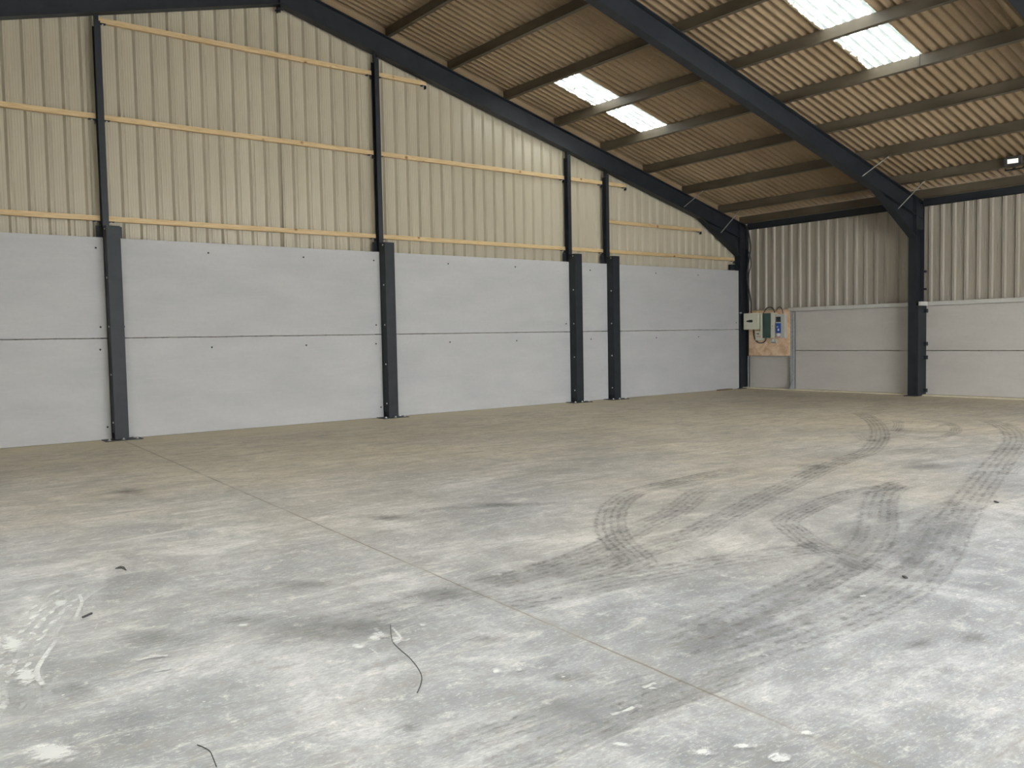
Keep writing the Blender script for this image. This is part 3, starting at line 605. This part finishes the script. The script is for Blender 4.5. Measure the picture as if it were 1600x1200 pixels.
# ------------------------------------------------------------------ timber rails on the gable
HR = .088
def rail(x0, x1, z, label, cl=True):
    t = thing('timber_rail', ((x0 + x1) / 2, .16, z), label, 'timber rail', 'softwood rails across the gable')
    o_ = MB().box(x0, x1, .125, .198, z - HR/2, z + HR/2).build('rail', M['timber'], t, bevel=.004)
    for s_, xx in ((1, x0), (-1, x1)):
        if xx < -20 or not cl: continue
        MB().box(min(xx, xx + s_*.11), max(xx, xx + s_*.11), .115, .198, z - HR/2 - .012, z - HR/2 - .001).box(min(xx, xx + s_*.008), max(xx, xx + s_*.008), .115, .198, z - HR/2 - .07, z - HR/2).build('cleat', M['steel'], t)
        MB().sph((xx + s_*.06, .14, z - HR/2 - .022), .014).build('bolt', M['bright'], t)
P = XP; W = .105
Z1, Z2, Z3, Z2B = 3.755, 5.456, 7.065, 4.505
for z, nm in ((Z1, 'lowest timber rail above the panels, '), (Z2, 'middle timber rail up the cladding, ')):
    rail(P[0] + W, P[1] - .005, z, nm + 'left of the leftmost post')
    rail(P[1] + W, P[2] - .005, z, nm + 'in the wide bay between the first two posts')
    rail(P[2] + W, P[3] - .005, z, nm + 'in the bay right of the second post')
    rail(P[3] + W, P[4] - .005, z, nm + 'short piece between the close pair of posts')
rail(P[4] + W, .05, Z1, 'lowest timber rail ending at the corner column')
rail(P[4] + W, -4.36, Z2, 'short timber stub right of the close pair, ending under the rafter')
rail(P[4] + W, -1.42, Z2B, 'timber rail between the lowest rail and the sloping rafter at the right')
rail(P[1] + W, P[2] - .005, Z3, 'highest timber rail, near the ridge between the first two posts')
rail(P[2] + W, -10.36, Z3, 'highest timber rail, short end piece right of the second post')
MB_ = MB().box(-.16, .05, .11, .19, 3.44, 3.60)
tag(MB_.build('wall_bracket', M['steel']), 'small dark bracket above the panel beside the corner column', 'bracket')

# ------------------------------------------------------------------ electrical board
def B(y): return y
bx = .36
t = tag(MB().box(bx, bx + .018, -1.50, -.12, .955, 2.235).build('backing_board', M['board'], bevel=.003), 'orange-brown chipboard panel carrying the switchgear by the corner column', 'board')
t2 = tag(MB().box(bx + .02, .54, -1.44, -.16, 2.236, 2.262).build('timber_batten', M['timber']), 'thin wooden batten lying along the top of the chipboard', 'batten')
def eb(name, y0, y1, z0, z1, dep, m, label, cat='electrical box', back=bx - .001, group=None):
    t = thing(name, (back, (y0 + y1) / 2, z0), label, cat, group)
    MB().box(back - dep, back, y0, y1, z0, z1).build('enclosure', m, t, bevel=.008); return t, back - dep
t, f = eb('isolator_switch', -.575, -.075, 1.72, 2.175, .16, M['cream'], 'square cream isolator box with a black rotary handle', back=bx - .001)
MB().rod((f, -.27, 1.955), (f - .02, -.27, 1.955), .052, 20).build('dial', M['grey_plastic'], t)
q = MB(); q.poly([(f - .02, -.20, 1.938), (f - .02, -.38, 1.915), (f - .02, -.40, 1.955), (f - .02, -.38, 1.995), (f - .02, -.20, 1.972)], (-.035, 0, 0)); q.build('handle', M['black'], t, bevel=.006)
MB().box(f - .018, f, -.581, -.074, 1.712, 2.182).build('door', M['cream'], t, bevel=.006)
t, f = eb('switch_box', -.66, -.42, 1.395, 1.66, .10, M['cream'], 'small cream switch box below the isolator')
MB().box(f - .012, f, -.55, -.48, 1.575, 1.60).build('rocker', M['black'], t, bevel=.003)
MB().box(f - .004, f, -.61, -.46, 1.50, 1.52).build('marking', M['pink'], t)
t, f = eb('distribution_board', -1.08, -.625, 1.463, 2.165, .12, M['cream'], 'tall cream distribution board with a dark green door')
MB().box(f - .02, f, -.965, -.70, 1.463, 2.165).build('door', M['green'], t, bevel=.005)
MB().box(f - .012, f, -.69, -.628, 1.47, 2.16).build('cover_strip', M['cream'], t, bevel=.003)
MB().sph((f - .006, -1.02, 1.80), .012).build('lock', M['black'], t)
t, f = eb('meter_unit', -1.40, -1.10, 1.455, 2.125, .11, M['grey_plastic'], 'pale grey unit with dark window and blue socket at the right of the board')
MB().box(f - .012, f, -1.285, -1.135, 1.905, 2.055).build('window_frame', M['black'], t, bevel=.004)
MB().box(f - .014, f - .011, -1.265, -1.155, 1.925, 2.035).build('display', M['window'], t)
MB().box(f - .03, f, -1.295, -1.135, 1.60, 1.875).build('socket_housing', M['blue'], t, bevel=.01)
q = MB(); q.rod((f - .03, -1.205, 1.79), (f - .06, -1.21, 1.775), .045, 18); q.build('socket_cap', M['blue'], t)
MB().box(f - .064, f - .06, -1.235, -1.185, 1.755, 1.80).build('socket_label', M['white'], t)
MB().box(f - .034, f - .03, -1.25, -1.205, 1.66, 1.72).build('socket_mark', M['white'], t)
MB().rod((f, -1.225, 1.555), (f - .045, -1.225, 1.545), .045, 18).build('plug_outlet', M['white'], t)
MB().rod((f - .001, -1.225, 1.50), (f - .03, -1.225, 1.495), .035, 18).build('outlet_ring', M['pink'], t)
t, f = eb('wall_socket', -1.09, -.90, 1.315, 1.425, .045, M['grey_plastic'], 'small grey socket below the distribution board', 'socket')
MB().box(f - .008, f, -1.01, -.96, 1.37, 1.44).build('rocker', M['white'], t, bevel=.003)
MB().box(f - .004, f, -1.07, -.92, 1.325, 1.34).build('lower_edge', M['black'], t)
xc_ = .27
tag(MB().tube([(.30, -.06, 4.75), (.25, -.19, 4.55), (.25, -.25, 4.29), (.26, -.265, 4.01), (.25, -.21, 3.65), (.25, -.14, 3.29), (.25, -.20, 2.92), (.26, -.27, 2.54), (.27, -.275, 2.185)], .021).build('power_cable', M['cable'], smooth=True), 'thick black cable hanging in waves down to the isolator box', 'cable')
tag(MB().tube([(.30, -.08, 4.55), (.29, -.12, 4.3), (.29, -.14, 4.05), (.30, -.23, 3.82), (.31, -.24, 3.55), (.31, -.17, 3.32), (.33, -.13, 3.0), (.34, -.10, 2.6)], .014).build('power_cable', M['cable'], smooth=True), 'thinner black cable clipped beside the corner column', 'cable')
tag(MB().tube([(xc_, -.70, 2.16), (xc_, -.76, 2.27), (xc_, -.86, 2.33), (xc_, -.97, 2.32), (xc_, -1.04, 2.26), (xc_, -1.07, 2.17)], .014).build('power_cable', M['cable'], smooth=True), 'wide black cable loop arching over the green door', 'cable')
tag(MB().tube([(xc_ + .02, -1.09, 2.20), (xc_ + .02, -1.15, 2.30), (xc_ + .02, -1.23, 2.325), (xc_ + .02, -1.30, 2.26), (xc_ + .03, -1.32, 2.13)], .010).build('power_cable', M['cable'], smooth=True), 'narrow cable loop over the grey meter unit', 'cable')
tag(MB().tube([(.34, -.31, 1.715), (.33, -.32, 1.55), (.33, -.37, 1.42), (.33, -.47, 1.335), (.33, -.60, 1.325), (.33, -.70, 1.37), (.33, -.74, 1.46)], .015).build('power_cable', M['cable'], smooth=True), 'dark cable looping under the small switch box', 'cable')
tag(MB().box(.02, .075, -.10, -.055, 2.18, 2.22).build('cable_clip', M['galv'], bevel=.003), 'small metal clip on the corner column beside the isolator', 'bracket')
tag(MB().rod((.30, -.14, .04), (.30, -.14, .95), .012).box(.27, .34, -.17, -.11, .036, .06).build('conduit', M['galv']), 'slim pale conduit rising beside the corner column foot', 'conduit')

# ------------------------------------------------------------------ floodlight on the eaves purlin
t = thing('floodlight', (-.6, -7.62, 5.0), 'black rectangular LED floodlight hanging under the roof at the far right', 'floodlight')
lb = MB(); lb.box(-.10, .10, -.15, .15, -.06, .06); ob = lb.build('housing', M['black'], t, bevel=.012); 
rotm = Matrix.Rotation(R(38), 4, 'Y') 
def place_rot(o_, loc, rm): o_.matrix_parent_inverse = Matrix.Identity(4); o_.matrix_basis = Matrix.Translation(Vector(loc) - t.location) @ rm
LLOC = (-.64, -7.66, 5.155); RM = Matrix.Rotation(R(14), 4, 'Z') @ Matrix.Rotation(R(-12), 4, 'Y')
g = MB().box(-.115, -.10, -.17, .17, -.105, .095).build('bezel', M['black'], t, bevel=.006)
m_led, ntl, bl = mat('glowing_led_panel', .4); bl.inputs['Base Color'].default_value = (.8, .8, .74, 1)
bl.inputs['Emission Color'].default_value = (1, .95, .82, 1); bl.inputs['Emission Strength'].default_value = .45  # faint emission makes the panel look bright
g2 = MB().box(-.121, -.114, -.10, .10, -.045, .045).build('led_panel', m_led, t)
for q in (ob, g, g2): place_rot(q, LLOC, RM)
q = MB(); q.box(-.66, -.60, -7.86, -7.85, 4.98, 5.24); q.box(-.66, -.60, -7.50, -7.49, 4.98, 5.24); q.box(-.66, -.60, -7.86, -7.49, 4.96, 4.985); q.box(-.66, -.64, -7.7, -7.64, 4.97, 5.06)
q.build('bracket', M['black'], t)

# ------------------------------------------------------------------ small things on the floor
tag(MB().poly([(-1.07, -.09, .0), (-.42, -.05, .0), (-.40, -.13, .0), (-1.05, -.20, .0)], (0, 0, .035)).build('timber_offcut', M['brick'], bevel=.004), 'thin brown wooden offcut lying at the foot of the gable panels near the corner', 'offcut')
tag(MB().tube([(x, y, .008) for x, y in WIRE1], .0022, 6).build('wire', M['cable'], smooth=True), 'thin dark wire lying in an S curve on the pale floor in the foreground', 'wire')
tag(MB().tube([(x, y, .006) for x, y in WIRE2], .002, 6).build('wire', M['cable'], smooth=True), 'short thin wire on the floor at the bottom edge of the picture', 'wire')
def flake(pts, h, m, label):
    tag(MB().poly([(x, y, .001) for x, y in pts], (0, 0, h)).build('debris', m), label, 'debris', 'small debris on the floor')
flake([(-18.91, -9.10), (-18.868, -9.06), (-18.85, -9.10), (-18.86, -9.21), (-18.873, -9.12)], .006, M['hole'], 'dark hooked flake on the left part of the floor')
flake([(-15.02, -12.87), (-14.985, -12.83), (-14.97, -12.845), (-15.005, -12.88)], .008, M['hole'], 'small dark chip on the tyre marks in the right foreground')
flake([(-19.33, -10.15), (-19.27, -10.10), (-19.265, -10.115), (-19.325, -10.165)], .008, M['hole'], 'thin dark sliver on the floor at the lower left')
flake([(-12.07, -12.18), (-12.02, -12.14), (-12.01, -12.155), (-12.06, -12.20)], .01, M['hole'], 'dark fragment at the right, right of the long tyre marks')

# ------------------------------------------------------------------ daylight
w = bpy.data.worlds.new('overcast_sky'); S.world = w; w.use_nodes = True; nt = w.node_tree; nt.nodes.clear()
out = N(nt, 'ShaderNodeOutputWorld'); bg = N(nt, 'ShaderNodeBackground'); nt.links.new(bg.outputs[0], out.inputs[0])
tc = N(nt, 'ShaderNodeTexCoord'); sp = N(nt, 'ShaderNodeSeparateXYZ'); nt.links.new(tc.outputs['Generated'], sp.inputs[0])
nt.links.new(ramp(nt, sp.outputs['Z'], [(0.0, SKY0), (.5, SKY1), (1.0, SKY2)]), bg.inputs['Color']); bg.inputs['Strength'].default_value = SKYS
L = bpy.data.lights.new('added_doorway_portal', 'AREA'); L.shape = 'RECTANGLE'; L.size = LZ; L.size_y = LY1 - LY0; L.cycles.is_portal = True
lo = bpy.data.objects.new('added_doorway_portal', L); lo.location = (XWL - .06, (LY0 + LY1) / 2, LZ / 2); lo.rotation_euler = (0, R(-90), 0); COL.objects.link(lo)
L = bpy.data.lights.new('doorway_portal', 'AREA'); L.shape = 'RECTANGLE'; L.size = DX1 - DX0; L.size_y = DZ; L.cycles.is_portal = True
lo = bpy.data.objects.new('doorway_portal', L); lo.location = ((DX0 + DX1) / 2, YF - .06, DZ / 2); lo.rotation_euler = (R(90), 0, 0); COL.objects.link(lo)

# ------------------------------------------------------------------ camera
cam = bpy.data.cameras.new('camera'); cam.sensor_fit = 'HORIZONTAL'; cam.sensor_width = 36; cam.lens = 1333.24 / 1600 * 36; cam.clip_start = .05; cam.clip_end = 300
co = bpy.data.objects.new('camera', cam); COL.objects.link(co)
r_ = Vector((0.7918159, -0.61046682, -0.01891655)); u_ = Vector((0.04782918, 0.03110106, 0.99837122)); f_ = Vector((0.60888418, 0.79143097, -0.05382444))
mw = Matrix((r_, u_, -f_)).transposed().to_4x4(); mw.translation = Vector((-20.31974, -15.63813, 1.6)); co.matrix_world = mw
S.camera = co
S.cycles.transparent_max_bounces = 64
S.view_settings.view_transform = 'Standard'; S.view_settings.look = 'None'; S.view_settings.gamma = 1; S.view_settings.use_curve_mapping = False
S.view_settings.exposure = EXPO
